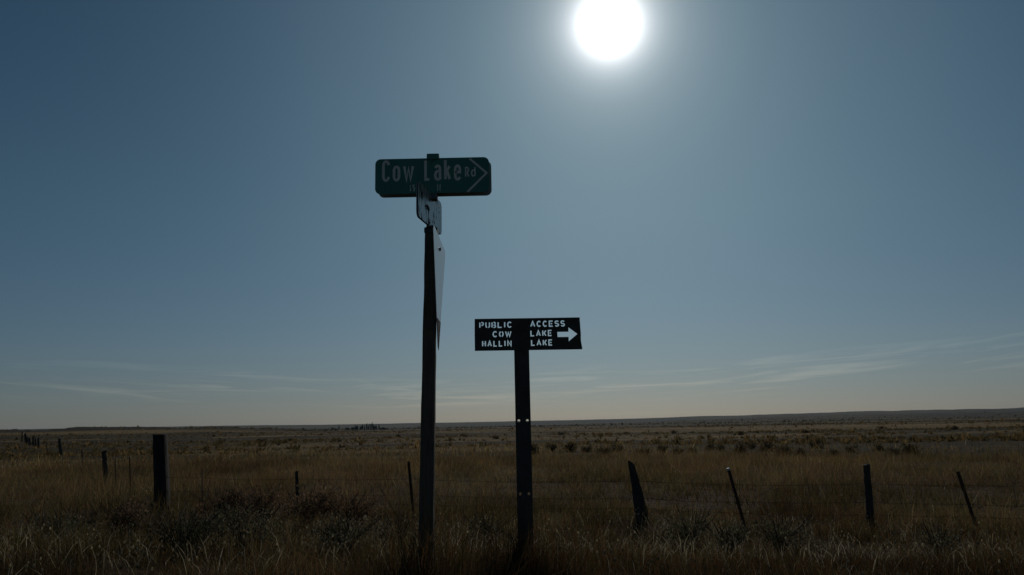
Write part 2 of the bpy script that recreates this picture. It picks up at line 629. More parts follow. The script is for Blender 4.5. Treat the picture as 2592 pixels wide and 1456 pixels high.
STENCIL = {
    'P': [[(0, 0), (0, 1)], [(.42, 1)] + arc(.55, .72, .45, .28, 80, -80) + [(.42, .44)]],
    'U': [[(0, 1)] + arc(.5, .3, .5, .3, 180, 250, 5), [(1, 1)] + arc(.5, .3, .5, .3, 0, -70, 5)],
    'B': [[(0, 0), (0, 1)], [(.42, 1)] + arc(.52, .78, .40, .22, 80, -60, 6), [(.42, .46)] + arc(.55, .23, .45, .23, 80, -80, 7) + [(.42, 0)]],
    'L': [[(0, 1), (0, 0), (1, 0)]],
    'I': [[(.5, 1), (.5, 0)]],
    'C': [arc(.5, .5, .5, .5, 40, 320, 12)],
    'A': [[(0, 0), (.5, 1), (1, 0)], [(.42, .30), (.60, .30)]],
    'E': [[(1, 1), (0, 1), (0, 0), (1, 0)], [(.40, .5), (.85, .5)]],
    'S': [arc(.5, .75, .5, .25, 25, 270, 9)[:-1] + arc(.5, .25, .5, .25, 90, -155, 9)],
    'O': [arc(.5, .5, .5, .5, 110, 250, 7), arc(.5, .5, .5, .5, 70, -70, 7)],
    'W': [[(0, 1), (.26, 0), (.5, .8), (.74, 0), (1, 1)]],
    'K': [[(0, 1), (0, 0)], [(1, 1), (.42, .5), (1, 0)]],
    'H': [[(0, 1), (0, 0)], [(1, 1), (1, 0)], [(.36, .5), (.64, .5)]],
    'N': [[(0, 0), (0, 1), (1, 0), (1, 1)]],
}


def offset_pair(pts, hw):
    L_, R_ = [], []
    n = len(pts)
    closed = n > 3 and math.dist(pts[0], pts[-1]) < 1e-6
    for k in range(n):
        if closed:
            p0 = pts[k - 1] if k > 0 else pts[-2]
            p2 = pts[k + 1] if k < n - 1 else pts[1]
        else:
            p0 = pts[max(k - 1, 0)]; p2 = pts[min(k + 1, n - 1)]
        p1 = pts[k]
        d1 = (p1[0] - p0[0], p1[1] - p0[1]); d2 = (p2[0] - p1[0], p2[1] - p1[1])
        if math.hypot(*d1) < 1e-9: d1 = d2
        if math.hypot(*d2) < 1e-9: d2 = d1
        l1, l2 = math.hypot(*d1), math.hypot(*d2)
        n1 = (-d1[1] / l1, d1[0] / l1); n2 = (-d2[1] / l2, d2[0] / l2)
        mx, my = n1[0] + n2[0], n1[1] + n2[1]
        ml = math.hypot(mx, my)
        if ml < 1e-6: mx, my, ml = n1[0], n1[1], 1
        mx, my = mx / ml, my / ml
        s = hw / max(0.45, mx * n1[0] + my * n1[1])
        L_.append((p1[0] + mx * s, p1[1] + my * s)); R_.append((p1[0] - mx * s, p1[1] - my * s))
    return L_, R_


def place_strokes(strokes, x0, x1, z0, z1, sw):
    hw = sw / 2
    out = []
    for s in strokes:
        q = [(x0 + hw + p[0] * max(x1 - x0 - sw, 1e-4), z0 + hw + p[1] * (z1 - z0 - sw)) for p in s]
        keep = [q[0]]
        for p in q[1:]:
            if math.dist(p, keep[-1]) > 1e-5: keep.append(p)
        out.append(keep)
    return out


# ------------------------------------------------------------------ street name sign on its timber post
D1 = 4.75
p_top = at(1092, 581, D1)
p_low = at(1078, 1449, D1)
drt = (p_low - p_top).normalized()
foot_z = gz(p_low.x, p_low.y) - 0.25
p_foot = p_top + drt * ((p_top.z - foot_z) / -drt.z)
base = Vector((p_foot.x, p_foot.y, gz(p_foot.x, p_foot.y)))
ss = empty('street_sign', base, 'tall timber post carrying the green Cow Lake Rd sign and a pale triangular sign', 'street sign')
me = rough_post(p_foot, p_top, 0.092, 0.072, 4, rough=0.045, rings=36, corner=0.1)
link_mesh('post', me, M_post, ss)

S1 = 0.18663 * D1 / F            # metres per pixel of the enlarged detail I measured


def plate_frame(px, py, y, yaw=0.0, tilt=0.0, roll=0.0):
    return Matrix.Translation(at(px, py, y)) @ Matrix.Rotation(yaw, 4, 'Z') @ Matrix.Rotation(roll, 4, 'Y') @ Matrix.Rotation(tilt, 4, 'X')


YF = D1 - 0.055
fw, fh = 0.698, 0.223
NP = plate_frame(920 + 932 * .18663, 370 + 400 * .18663, YF, roll=R(-0.15))
v, f = prism(rounded_rect(fw, fh, 0.034), 0.0, 0.003, NP)
front_plate = link_mesh('name_plate', pydata('name_plate', v, f), M_green, ss)
front_plate['label'] = 'front green plate lettered Cow Lake Rd with a chevron'
BP = plate_frame(920 + 932 * .18663, 370 + 400 * .18663, YF, roll=R(-0.15)) @ Matrix.Translation((0.012, 0.062, -0.004))
v, f = prism(rounded_rect(fw, fh, 0.034), 0.0, 0.003, BP)
bp = link_mesh('name_plate', pydata('back_plate', v, f), M_backs, ss)
bp['label'] = 'rear plate of the pair showing only its bare inner side'


def zoom_xy(zx, zy):             # enlarged-detail pixel -> plate metres, levelled
    return (zx - 932) * S1 * (YF / D1), -((zy - 400) + 0.021 * (zx - 932)) * S1 * (YF / D1)


def lettering(name, items, sw, k0=0):
    vv, ff = [], []
    k = k0
    for ch, zx0, zx1, zy0, zy1 in items:
        xc = (zx0 + zx1) / 2
        x0, zt = zoom_xy(zx0, zy0 - 0.021 * (zx0 - xc)); x1, zb = zoom_xy(zx1, zy1 - 0.021 * (zx1 - xc))
        for s in place_strokes(GLYPH[ch], x0, x1, zb, zt, sw):
            yy = -0.0006 - 0.00008 * (k % 7); k += 1
            L_, R_ = offset_pair(s, sw / 2)
            o = len(vv)
            for (a, c) in zip(L_, R_):
                vv.append(NP @ Vector((a[0], yy, a[1]))); vv.append(NP @ Vector((c[0], yy, c[1])))
            for q in range(len(s) - 1):
                ff.append((o + 2 * q, o + 2 * q + 1, o + 2 * q + 3, o + 2 * q + 2))
    return link_mesh(name, pydata(name, vv, ff), M_letter, front_plate)


lettering('lettering', [('C', 225, 337, 176, 492), ('o', 375, 482, 252, 488), ('w', 520, 678, 245, 486)], 0.0162)
lettering('lettering', [('L', 820, 912, 160, 476), ('a', 958, 1062, 238, 476), ('k', 1100, 1198, 155, 472), ('e', 1240, 1342, 236, 474)], 0.0162)
lettering('lettering', [('R', 1395, 1455, 272, 424), ('d', 1480, 1546, 270, 416)], 0.0085)
lettering('lettering', [('1', 612, 640, 535, 635), ('5', 655, 692, 533, 633), ('0', 710, 752, 531, 631)], 0.0070)
lettering('lettering', [('N', 1000, 1050, 523, 627)], 0.0056)
chev = [zoom_xy(*p) for p in ((1464, 152), (1700, 362), (1428, 640))]
L_, R_ = offset_pair(chev, 0.0064)
vv = []
for a, c in zip(L_, R_):
    vv += [NP @ Vector((a[0], -0.0013, a[1])), NP @ Vector((c[0], -0.0013, c[1]))]
link_mesh('chevron', pydata('chevron', vv, [(0, 1, 3, 2), (2, 3, 5, 4)]), M_letter, front_plate)

# cross street plate pair, running towards the camera under the name plates
c_mid = at(1097, 560, D1)
hb = at(1086, 577, D1).z + 0.004
cz = hb + 0.104
cyaw = math.atan2(0.545, 0.100)
CP = Matrix.Translation((c_mid.x - 0.0185, D1 - 0.045, cz - 0.004)) @ Matrix.Rotation(cyaw, 4, 'Z')
for off, nm, mt, lab in ((-0.007, 'cross_plate', M_peel, 'peeling grey plate of the cross street, seen nearly edge on'),
                         (0.004, 'cross_plate', M_backs, 'inner plate behind the peeling cross street plate')):
    v, f = prism(rounded_rect(0.50, 0.214, 0.036), off, off + 0.003, CP)
    o = link_mesh(nm, pydata(nm, v, f), mt, ss)
    o['label'] = lab
# bracket on the post head, cross bracket between the plates, cap over the name plates
px_, py_ = p_top.x, p_top.y
parts = [prism(rounded_rect(0.080, 0.034, 0.005, 2), -0.042, 0.042, Matrix.Translation((px_, py_, p_top.z - 0.014)))]
parts.append(prism([(-0.034, 0), (0.034, 0), (0.022, 0.016), (-0.022, 0.016)], -0.03, 0.03, Matrix.Translation((px_, py_, p_top.z + 0.0035))))
v, f = merge(parts)
link_mesh('post_bracket', pydata('post_bracket', v, f), M_black, ss)
ncen = NP.translation
v, f = prism([(-.012, 0), (.012, 0), (.012, ncen.z - fh / 2 - p_top.z - 0.006), (-.012, ncen.z - fh / 2 - p_top.z - 0.006)], -.012, .012,
             Matrix.Translation((px_ - 0.020, py_ + 0.030, p_top.z + 0.004)))
link_mesh('bracket_stem', pydata('bracket_stem', v, f), M_black, ss)
v, f = prism(rounded_rect(0.060, 0.050, 0.005, 2), -0.016, 0.050, Matrix.Translation((px_ + 0.010, ncen.y + 0.018, ncen.z - fh / 2 - 0.008)))
link_mesh('cross_bracket', pydata('cross_bracket', v, f), M_grey, ss)
capc = at(1096, 397, YF)
v, f = prism(rounded_rect(0.076, 0.034, 0.006, 3), -0.010, 0.078, Matrix.Translation((capc.x, YF, capc.z)))
cp = link_mesh('top_cap', pydata('top_cap', v, f), M_green, ss)
bc = at(1093, 405.5, YF - 0.010)
v, f = prism(disc(0.0052, 8), -0.005, 0.003, Matrix.Translation((bc.x, YF - 0.010, bc.z)))
link_mesh('bolt', pydata('bolt', v, f), M_grey, cp)

# pale triangular sign, bolted to the right side of the post and seen nearly edge on
xs_ = at(1103, 780, D1).x + 0.004
zt_, zb_ = EYE + 1.130, EYE + 0.425
side = 0.775


def tri_poly(side_, top, bot, r_=0.032, n=5):
    c = [(side_ / 2, top), (-side_ / 2, top), (0, bot)]
    pts = []
    for k in range(3):
        a, b, d = Vector(c[k - 1]), Vector(c[k]), Vector(c[(k + 1) % 3])
        u, w_ = (a - b).normalized(), (d - b).normalized()
        ang = u.angle(w_)
        tl = r_ / math.tan(ang / 2)
        s, e = b + u * tl, b + w_ * tl
        cen = b + (u + w_).normalized() * (r_ / math.sin(ang / 2))
        a0 = math.atan2(s.y - cen.y, s.x - cen.x); a1 = math.atan2(e.y - cen.y, e.x - cen.x)
        while a1 - a0 > math.pi: a1 -= 2 * math.pi
        while a1 - a0 < -math.pi: a1 += 2 * math.pi
        for q in range(n + 1):
            aa = a0 + (a1 - a0) * q / n
            pts.append((cen.x + r_ * math.cos(aa), cen.y + r_ * math.sin(aa)))
    return pts


TP = Matrix.Translation((-0.446, D1, zb_)) @ Matrix.Rotation(R(0.9), 4, 'Y') @ Matrix.Translation((0, 0, -zb_)) @ Matrix.Rotation(R(89.7), 4, 'Z')
v, f = prism(tri_poly(side, zt_, zb_), 0.0, 0.003, TP)
tp = link_mesh('triangular_plate', pydata('triangular_plate', v, f), M_pale, ss)
tp['label'] = 'pale bleached triangular plate with a dark sticker at its lower tip'
zs = at(1104, 811, D1).z
hw_ = side / 2 * (zs - zb_) / (zt_ - zb_) - 0.002
poly = [(hw_, zs), (-hw_, zs), (-0.014, zb_ + 0.022), (0.014, zb_ + 0.022)]
v, f = prism(poly, -0.0015, -0.0004, TP)
link_mesh('sticker', pydata('sticker', v, f), M_stick, tp)
for zz in (at(1111, 631, D1).z,):
    v, f = prism(disc(0.011, 8), -0.008, -0.0002, TP @ Matrix.Translation((0, 0, zz)))
    link_mesh('bolt', pydata('bolt', v, f), M_bolt, tp)

# ------------------------------------------------------------------ cut-out steel access sign
D2 = 5.70
S2 = 0.22114 * D2 / F
PL = plate_frame(1180 + 706 * .22114, 780 + 297 * .22114, D2, roll=R(0.2))


def z2(zx, zy):
    return (zx - 706) * S2, -((zy - 297) + 0.0149 * (zx - 706)) * S2


def cut_plate(name, outer, holes, y0, y1, mat4, material, parent):
    cu = bpy.data.curves.new(name, 'CURVE')
    cu.dimensions = '2D'
    cu.fill_mode = 'BOTH'
    cu.extrude = (y1 - y0) / 2
    for poly in [outer] + holes:
        sp = cu.splines.new('POLY')
        sp.points.add(len(poly) - 1)
        for p, q in zip(sp.points, poly):
            p.co = (q[0], q[1], 0, 1)
        sp.use_cyclic_u = True
    ob = bpy.data.objects.new(name, cu)
    C.objects.link(ob)
    bpy.context.view_layer.update()
    dg = bpy.context.evaluated_depsgraph_get()
    me = bpy.data.meshes.new_from_object(ob.evaluated_get(dg))
    bpy.data.objects.remove(ob)
    bpy.data.curves.remove(cu)
    me.transform(mat4 @ Matrix.Translation((0, (y0 + y1) / 2, 0)) @ Matrix.Rotation(R(90), 4, 'X'))
    me.name = name
    if me.materials: me.materials.clear()
    return link_mesh(name, me, material, parent)


rows = [('PUBLIC', 148, 526, 158, 224), ('ACCESS', 735, 1135, 141, 214), ('COW', 300, 518, 262, 333), ('LAKE', 735, 985, 249, 325),
        ('HALLIN', 178, 518, 366, 446), ('LAKE', 740, 988, 358, 434)]
WID = {'I': 0.42, 'W': 1.3, 'A': 1.08, 'C': 1.0, 'N': 1.05}
holes = []
SW = 0.0086
for txt, zx0, zx1, zy0, zy1 in rows:
    xm = (zx0 + zx1) / 2
    x0, _ = z2(zx0, zy0); x1, _ = z2(zx1, zy0)
    zc = z2(xm, (zy0 + zy1) / 2)[1]
    hh = 0.0455
    gap = 0.0100
    tw = sum(WID.get(c, 0.95) for c in txt)
    u = (x1 - x0 - gap * (len(txt) - 1)) / tw
    cx = x0
    for c in txt:
        wdt = u * WID.get(c, 0.95)
        for s in place_strokes(STENCIL[c], cx, cx + wdt, zc - hh / 2, zc + hh / 2, SW):
            L_, R_ = offset_pair(s, SW / 2)
            holes.append(L_ + R_[::-1])
        cx += wdt + gap
ar = [z2(*p) for p in ((1045, 273), (1174, 271), (1174, 220), (1275, 296), (1174, 382), (1174, 330), (1047, 332))]
holes.append(ar)
rnd = random.Random(3)
x0, zt0 = z2(95, 122); x1, _ = z2(1308, 104); _, zb0 = z2(95, 492)
outer = [(x0, zb0), (x0 - 0.001, (zb0 + zt0) / 2), (x0, zt0), (x1, zt0)]
for k in range(1, 9):
    outer.append((x1 + 0.0016 * k * 0.55 + rnd.uniform(-.0018, .0018), zt0 + (zb0 + 0.008 - zt0) * k / 9))
outer += [(x1 + 0.013, zb0 + 0.006), (x1 + 0.009, zb0), ]
q_top = at(1319.5, 850, D2 + 0.004)
q_low = at(1331, 1385, D2 + 0.004)
dq = (q_low - q_top).normalized()
fz = gz(q_low.x, q_low.y)
q_foot = q_top + dq * ((q_top.z - (fz - 0.3)) / -dq.z)
acc = empty('access_sign', (q_foot.x, q_foot.y, fz), 'black steel PUBLIC ACCESS sign with cut-out letters and arrow on a drilled flat post', 'sign')
ap = cut_plate('sign_plate', outer, holes, 0.0, 0.003, PL, M_black, acc)
B = basis(q_foot, q_top)
PM = Matrix.Translation(q_foot) @ B.to_4x4()
LP = (q_top - q_foot).length


def along(py):
    p = at(1325, py, D2)
    return (p - q_foot).dot(B.col[2])


pw = 0.110
hl = []
for py in (1065, 1250):
    for s in (-1, 1):
        hl.append(disc(0.0098, 12, s * 0.0300, along(py)))
web = [(-pw / 2, 0), (-pw / 2 * 0.985, LP * 0.5), (-pw / 2 * 0.97, LP + 0.07), (pw / 2 * 0.97, LP + 0.07), (pw / 2 * 0.99, LP * 0.5), (pw / 2, 0)]
post2 = cut_plate('post', web, hl, 0.0035, 0.0095, PM, M_black, acc)
for s in (-1, 1):
    poly = [(s * pw / 2 - 0.004, 0), (s * pw / 2 + 0.0002, 0), (s * (pw / 2 * 0.97), LP + 0.06), (s * (pw / 2 * 0.97) - s * 0.004, LP + 0.06)]
    poly = [(s * (pw / 2 - 0.006), 0.0), (s * (pw / 2 - 0.001), 0.0), (s * (pw / 2 * 0.97 - 0.001), LP), (s * (pw / 2 * 0.97 - 0.006), LP)]
    v, f = prism(poly, 0.0098, 0.032, PM)
    link_mesh('flange', pydata('flange', v, f), M_black, post2)
bc = at(1326, 859, D2)
for dz_ in (0.0, 0.062):
    v, f = prism(disc(0.0075, 8), -0.005, -0.0002, Matrix.Translation((bc.x, D2, bc.z + dz_)))
    link_mesh('bolt', pydata('bolt', v, f), M_black, ap)


# ------------------------------------------------------------------ barbed wire fences
def steel_post_mesh(lo, hi, yaw=0.0, wdt=0.042):
    """T-section post with studs up its face"""
    B = basis(lo, hi, yaw).to_4x4()
    T = Matrix.Translation(lo) @ B
    L = (hi - lo).length
    a = wdt / 2
    prof = [(-a, 0), (a, 0), (a, .005), (.004, .006), (.003, .036), (-.003, .036), (-.004, .006), (-a, .005)]
    n = len(prof)
    v = [T @ Vector((x, y, 0)) for x, y in prof] + [T @ Vector((x, y, L)) for x, y in prof]
    f = [(k, (k + 1) % n, n + (k + 1) % n, n + k) for k in range(n)] + [tuple(range(n, 2 * n)), tuple(reversed(range(n)))]
    parts = [(v, f)]
    k = 0.25
    while k < L - 0.03:
        parts.append(prism([(-.006, k), (.006, k), (.006, k + .02), (-.006, k + .02)], -.006, -.0003, T))
        k += 0.10
    return pydata('steel_post', *merge(parts))


def ground_pt(px, y):
    """point on the ground seen at column px and distance y"""
    x = (px - W / 2) / F * y
    for _ in range(3):
        z = gz(x, y)
        d = (CAMROT.transposed() @ Vector((x, y, z - EYE)))
        x += (px - (W / 2 + d.x / -d.z * F)) / F * y
    return Vector((x, y, gz(x, y)))


def fence_post(kind, px_top, py_top, px_base, y, parent, seed, **kw):
    b = ground_pt(px_base, y)
    t_ = at(px_top, py_top, y)
    d = (b - t_).normalized()
    lo = b + d * 0.25
    if kind == 'wood':
        o = link_mesh('wooden_post', rough_post(lo, t_, kw.get('w0', .13), kw.get('w1', .11), seed, rough=kw.get('rough', .16),
                                                sides=kw.get('sides', 'round'), slant=kw.get('slant', 0.1), rings=kw.get('rings', 14), yaw=kw.get('yaw', 0)),
                      kw.get('mat', M_wood), parent)
    else:
        o = link_mesh('steel_post', steel_post_mesh(lo, t_, kw.get('yaw', 0.0), kw.get('wd', .042)), M_rust, parent)
    if 'label' in kw:
        o['label'] = kw['label']
    return o, b, t_


corner = ground_pt(409, 17.5)
fA = empty('barbed_wire_fence', corner, 'old wire fence running from the thick timber post away to the left horizon', 'fence')
near_ = ground_pt(1880, 13.26)
fB = empty('barbed_wire_fence', near_, 'leaning wire fence crossing the field behind both signs to the right edge', 'fence')
stA, stB = [], []
o, b0, t0 = fence_post('wood', 405, 1100, 411, 17.5, fA, 40, w0=.285, w1=.262, sides='square', mat=M_tie, slant=-0.05, rough=.06, yaw=R(8),
                       label='thick square timber at the corner of the fence')
stA.append((b0, t0)); stB.append((b0, t0))
for kind, ptx, pty, pbx, y, kw in (
        ('steel', 328, 1158, 331, 22.2, dict(wd=.032)), ('steel', 291, 1160, 293, 25.5, dict(wd=.028)),
        ('wood', 263, 1142, 268, 28.7, dict(w0=.17, w1=.15)), ('steel', 207, 1140, 208, 38.6, dict(wd=.05)),
        ('wood', 150, 1111, 155, 58.0, dict(w0=.22, w1=.18)), ('steel', 118, 1120, 119, 76.0, dict(wd=.06)),
        ('wood', 97, 1109, 98, 93.0, dict(w0=.24, w1=.22)), ('wood', 90, 1110, 90, 96.0, dict(w0=.2, w1=.2)),
        ('wood', 84, 1106, 84, 99.0, dict(w0=.24, w1=.22)), ('wood', 74, 1109, 76, 108.0, dict(w0=.26, w1=.24)),
        ('wood', 69, 1106, 70, 114.0, dict(w0=.22, w1=.2)), ('wood', 64, 1098, 66, 120.0, dict(w0=.34, w1=.3)), ('wood', 56, 1093, 56, 150.0, dict(w0=.22, w1=.2))):
    o, b, t_ = fence_post(kind, ptx, pty, pbx, y, fA, int(ptx), **kw)
    stA.append((b, t_))
for kind, ptx, pty, pbx, y, kw in (
        ('steel', 511, 1187, 512, 17.1, dict(wd=.020)), ('wood', 751, 1193, 753, 16.3, dict(w0=.075, w1=.06)), ('steel', 1034, 1168, 1047, 15.38, dict(wd=.052)),
        ('wood', 1597, 1171, 1629, 13.85, dict(w0=.215, w1=.075, rough=.12, slant=-0.5, sides='square', yaw=R(20), label='tapered split timber leaning left')),
        ('steel', 1844, 1188, 1886, 13.26, dict(wd=.050, label='rusty steel post with a pale tip leaning left')),
        ('wood', 2193, 1176, 2204, 12.6, dict(w0=.125, w1=.095, rough=.2, label='knobbly round timber with a narrowed head')),
        ('steel', 2424, 1193, 2476, 12.1, dict(wd=.050, label='thin leaning steel post nearest the right edge')),
        ('wood', 2790, 1196, 2795, 11.4, dict(w0=.12, w1=.10))):
    o, b, t_ = fence_post(kind, ptx, pty, pbx, y, fB, int(ptx), **kw)
    stB.append((b, t_))
    if ptx == 1844:
        tipv, tipf = prism(rounded_rect(.052, .034, .006, 2), -.008, .038, Matrix.Translation(t_) @ basis(b, t_).to_4x4())
        link_mesh('tip', pydata('tip', tipv, tipf), M_pale, o)


def wires(stations, heights, parent, seed):
    rnd = random.Random(seed)
    for h in heights:
        pts = []
        for (b, t_), (b2, t2) in zip(stations[:-1], stations[1:]):
            L0, L1 = (t_ - b).length, (t2 - b2).length
            p0 = b + (t_ - b) * min(h, L0 - .04) / L0 + Vector((0, -.06, 0))
            p1 = b2 + (t2 - b2) * min(h, L1 - .04) / L1 + Vector((0, -.06, 0))
            sag = 0.012 * (p1 - p0).length * rnd.uniform(.3, 1.2)
            n = 10
            for k in range(n):
                s = k / n
                q = p0.lerp(p1, s)
                q.z -= sag * 4 * s * (1 - s)
                pts.append(q)
        pts.append(p1)
        parts = [tube(pts, 0.0030, 4)]
        # barbs
        acc_ = 0.0
        for a, b_ in zip(pts[:-1], pts[1:]):
            L = (b_ - a).length
            if a.y > 30: break
            while acc_ < L:
                q = a.lerp(b_, acc_ / L)
                d = Vector((rnd.uniform(-.3, .3), rnd.uniform(-1, 1), rnd.uniform(-1, 1))).normalized() * .014
                parts.append(tube([q - d, q + d], .0016, 3))
                acc_ += .13
            acc_ -= L
        link_mesh('wire', pydata('wire', *merge(parts)), M_wire, parent)


wires(stA, (0.40, 0.68, 1.0), fA, 5)
wires(stB, (0.22, 0.40, 0.68), fB, 6)


# ------------------------------------------------------------------ vegetation
STRAW = np.array((.238, .172, .072)); RUSSET = np.array((.176, .096, .044)); OLIVE = np.array((.108, .096, .034))
GREYB = np.array((.152, .108, .060)); PALE = np.array((.40, .35, .24)); DARK = np.array((.060, .050, .030))


def patch_color(x, y, n):
    a = fbm(x / 6.0, y / 9.0, 51, 3); b = fbm(x / 2.3, y / 2.3, 55, 3)
    far = sstep(14, 30, y)
    wts = np.stack([0.30 + 2.0 * np.clip(a, 0, 1) + .25 * far, 0.40 + 2.2 * np.clip(-a, 0, 1) + .1 * far,
                    0.34 + 2.2 * np.clip(b, 0, 1) - .2 * far, 0.30 + .9 * np.clip(-b, 0, 1), 0.012 + 0 * a, 0.26 + 0 * a], 1)
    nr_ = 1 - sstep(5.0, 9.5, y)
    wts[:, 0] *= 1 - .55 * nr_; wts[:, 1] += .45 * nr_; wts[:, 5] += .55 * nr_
    wts = np.clip(wts, 0, None)
    cum = np.cumsum(wts / wts.sum(1, keepdims=True), 1)
    k = (rng.random(n)[:, None] > cum).sum(1)
    pal = np.stack([STRAW, RUSSET, OLIVE, GREYB, PALE, DARK])
    c = pal[np.clip(k, 0, 5)] * rng.uniform(.72, 1.2, (n, 1))
    mott = 1 + .75 * fbm(x / 1.6, y / 2.2, 58, 3) + .55 * fbm(x / 7.0, y / 8.0, 59, 3)
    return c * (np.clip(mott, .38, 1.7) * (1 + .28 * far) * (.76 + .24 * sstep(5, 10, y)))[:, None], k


def blades(r0, r1, density, hmean, wmean, two_seg, half=R(44)):
    area = half * (r1 * r1 - r0 * r0)
    n = int(area * density)
    r_ = np.sqrt(rng.uniform(r0 * r0, r1 * r1, n)); p_ = rng.uniform(-half, half, n)
    x, y = r_ * np.sin(p_), r_ * np.cos(p_)
    # clumping: pull roots to tuft centres
    tuft = fbm(x / .35, y / .35, 61, 2)
    keep = rng.random(n) < np.clip(.55 + 1.3 * tuft, .10, 1)
    keep &= rng.random(n) < 1 - sstep(30, 66, r_ + 22 * fbm(x / 26, y / 9, 97, 3))
    x, y, tuft, r_ = x[keep], y[keep], tuft[keep], r_[keep]
    n = len(x)
    z = ground_z(x, y) - .015
    c, k = patch_color(x, y, n)
    tall = np.clip(1 + .9 * fbm(x / 3.1, y / 3.1, 71, 3), .45, 1.8)
    h = hmean * tall * rng.lognormal(0, .33, n) * (1 + .4 * np.clip(tuft, -.5, .8))
    h = h * (.55 + .45 * sstep(4.0, 7.5, r_))             # trampled shorter towards the road edge
    az = rng.uniform(0, 2 * math.pi, n)
    lean = np.abs(rng.normal(0, .50 + .28 * (1 - sstep(5, 11, r_)), n)) + .05
    la = rng.uniform(0, 2 * math.pi, n)
    wd = wmean * rng.uniform(.6, 1.5, n)
    bx, by = np.cos(az) * wd / 2, np.sin(az) * wd / 2
    lx, ly = np.cos(la) * np.sin(lean) * h, np.sin(la) * np.sin(lean) * h
    lz = np.cos(lean) * h
    b0 = np.stack([x - bx, y - by, z], 1); b1 = np.stack([x + bx, y + by, z], 1)
    curl = rng.uniform(.3, 1.0, n)
    tip = np.stack([x + lx * (1 + curl), y + ly * (1 + curl), z + lz * (1 - .35 * curl * np.sin(lean))], 1)
    if two_seg:
        mx, my, mz = x + lx * .45, y + ly * .45, z + lz * .6
        m0 = np.stack([mx - bx * .75, my - by * .75, mz], 1); m1 = np.stack([mx + bx * .75, my + by * .75, mz], 1)
        V = np.stack([b0, b1, m0, m1, tip], 1).reshape(-1, 3)
        o = np.arange(n)[:, None] * 5
        T = np.concatenate([o + np.array([[0, 1, 3]]), o + np.array([[0, 3, 2]]), o + np.array([[2, 3, 4]])])
        cc = np.repeat(c, 5, axis=0)
    else:
        V = np.stack([b0, b1, tip], 1).reshape(-1, 3)
        T = np.arange(n * 3).reshape(-1, 3)
        cc = np.repeat(c, 3, axis=0)
    return V, T, cc


def seed_stalks(n, r0, r1, half=R(44)):
    """bent pale stems and seed heads standing out of the grass"""
    V, T, Cc = [], [], []
    for _ in range(n):
        r_ = math.sqrt(random.uniform(r0 * r0, r1 * r1)); p_ = random.uniform(-half, half)
        x, y = r_ * math.sin(p_), r_ * math.cos(p_)
        z = gz(x, y)
        h = random.uniform(.12, .36) * (.6 if r_ < 6.5 else 1)
        la = random.uniform(0, 6.28); ln = random.uniform(.05, .95)
        d = Vector((math.cos(la) * math.sin(ln), math.sin(la) * math.sin(ln), math.cos(ln)))
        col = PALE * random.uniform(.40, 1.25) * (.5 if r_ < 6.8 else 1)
        w_ = random.uniform(.0016, .0034)
        s = Vector((random.uniform(-1, 1), random.uniform(-.4, .4), 0)).normalized() * w_
        p0 = Vector((x, y, z)); p1 = p0 + d * h * .6; p2 = p1 + (d + Vector((math.cos(la), math.sin(la), -.5)) * random.uniform(.1, .8)).normalized() * h * .4
        o = len(V)
        V += [p0 - s, p0 + s, p1 - s, p1 + s, p2]
        T += [(o, o + 1, o + 3), (o, o + 3, o + 2), (o + 2, o + 3, o + 4)]
        Cc += [col] * 5
        if random.random() < .55:
            q = random.uniform(.006, .013)
            o = len(V)
            V += [p2 + Vector(e) * q for e in ((1, 0, 0), (-1, 0, 0), (0, 1, 0), (0, -1, 0), (0, 0, 1.5), (0, 0, -1.5))]
            T += [(o + a, o + b, o + c) for a, b, c in ((0, 2, 4), (2, 1, 4), (1, 3, 4), (3, 0, 4), (2, 0, 5), (1, 2, 5), (3, 1, 5), (0, 3, 5))]
            Cc += [col * random.uniform(1.2, 2.2)] * 6
    return np.array([tuple(v) for v in V]), np.array(T), np.array(Cc)


def foot_tufts(foot, rad, n, hm):
    """taller uncut grass and weeds round the foot of a sign post"""
    x = foot.x + rng.normal(0, rad * .6, n); y = foot.y + rng.normal(0, rad * .6, n)
    z = ground_z(x, y) - .01
    h = hm * rng.lognormal(0, .28, n) * np.clip(1.25 - np.hypot(x - foot.x, y - foot.y) / (rad * 2.2), .3, 1.2)
    az = rng.uniform(0, 6.283, n); la = rng.uniform(0, 6.283, n); ln = np.abs(rng.normal(0, .38, n))
    wd = .0045 * rng.uniform(.6, 1.5, n)
    bx, by = np.cos(az) * wd / 2, np.sin(az) * wd / 2
    lx, ly, lz = np.cos(la) * np.sin(ln) * h, np.sin(la) * np.sin(ln) * h, np.cos(ln) * h
    V_ = np.stack([np.stack([x - bx, y - by, z], 1), np.stack([x + bx, y + by, z], 1),
                   np.stack([x + lx * .45 - bx * .7, y + ly * .45 - by * .7, z + lz * .6], 1),
                   np.stack([x + lx * .45 + bx * .7, y + ly * .45 + by * .7, z + lz * .6], 1),
                   np.stack([x + lx * 1.4, y + ly * 1.4, z + lz * .95], 1)], 1).reshape(-1, 3)
    o = np.arange(n)[:, None] * 5
    T_ = np.concatenate([o + np.array([[0, 1, 3]]), o + np.array([[0, 3, 2]]), o + np.array([[2, 3, 4]])])
    c, _k = patch_color(x, y, n)
    return V_, T_, np.repeat(c, 5, axis=0)


def join_sets(sets):
    vs_, ts, cs = [], [], []
    o = 0
    for V, T, c in sets:
        vs_.append(V); ts.append(T + o); cs.append(c)
        o += len(V)
    return np.concatenate(vs_), np.concatenate(ts), np.concatenate(cs)


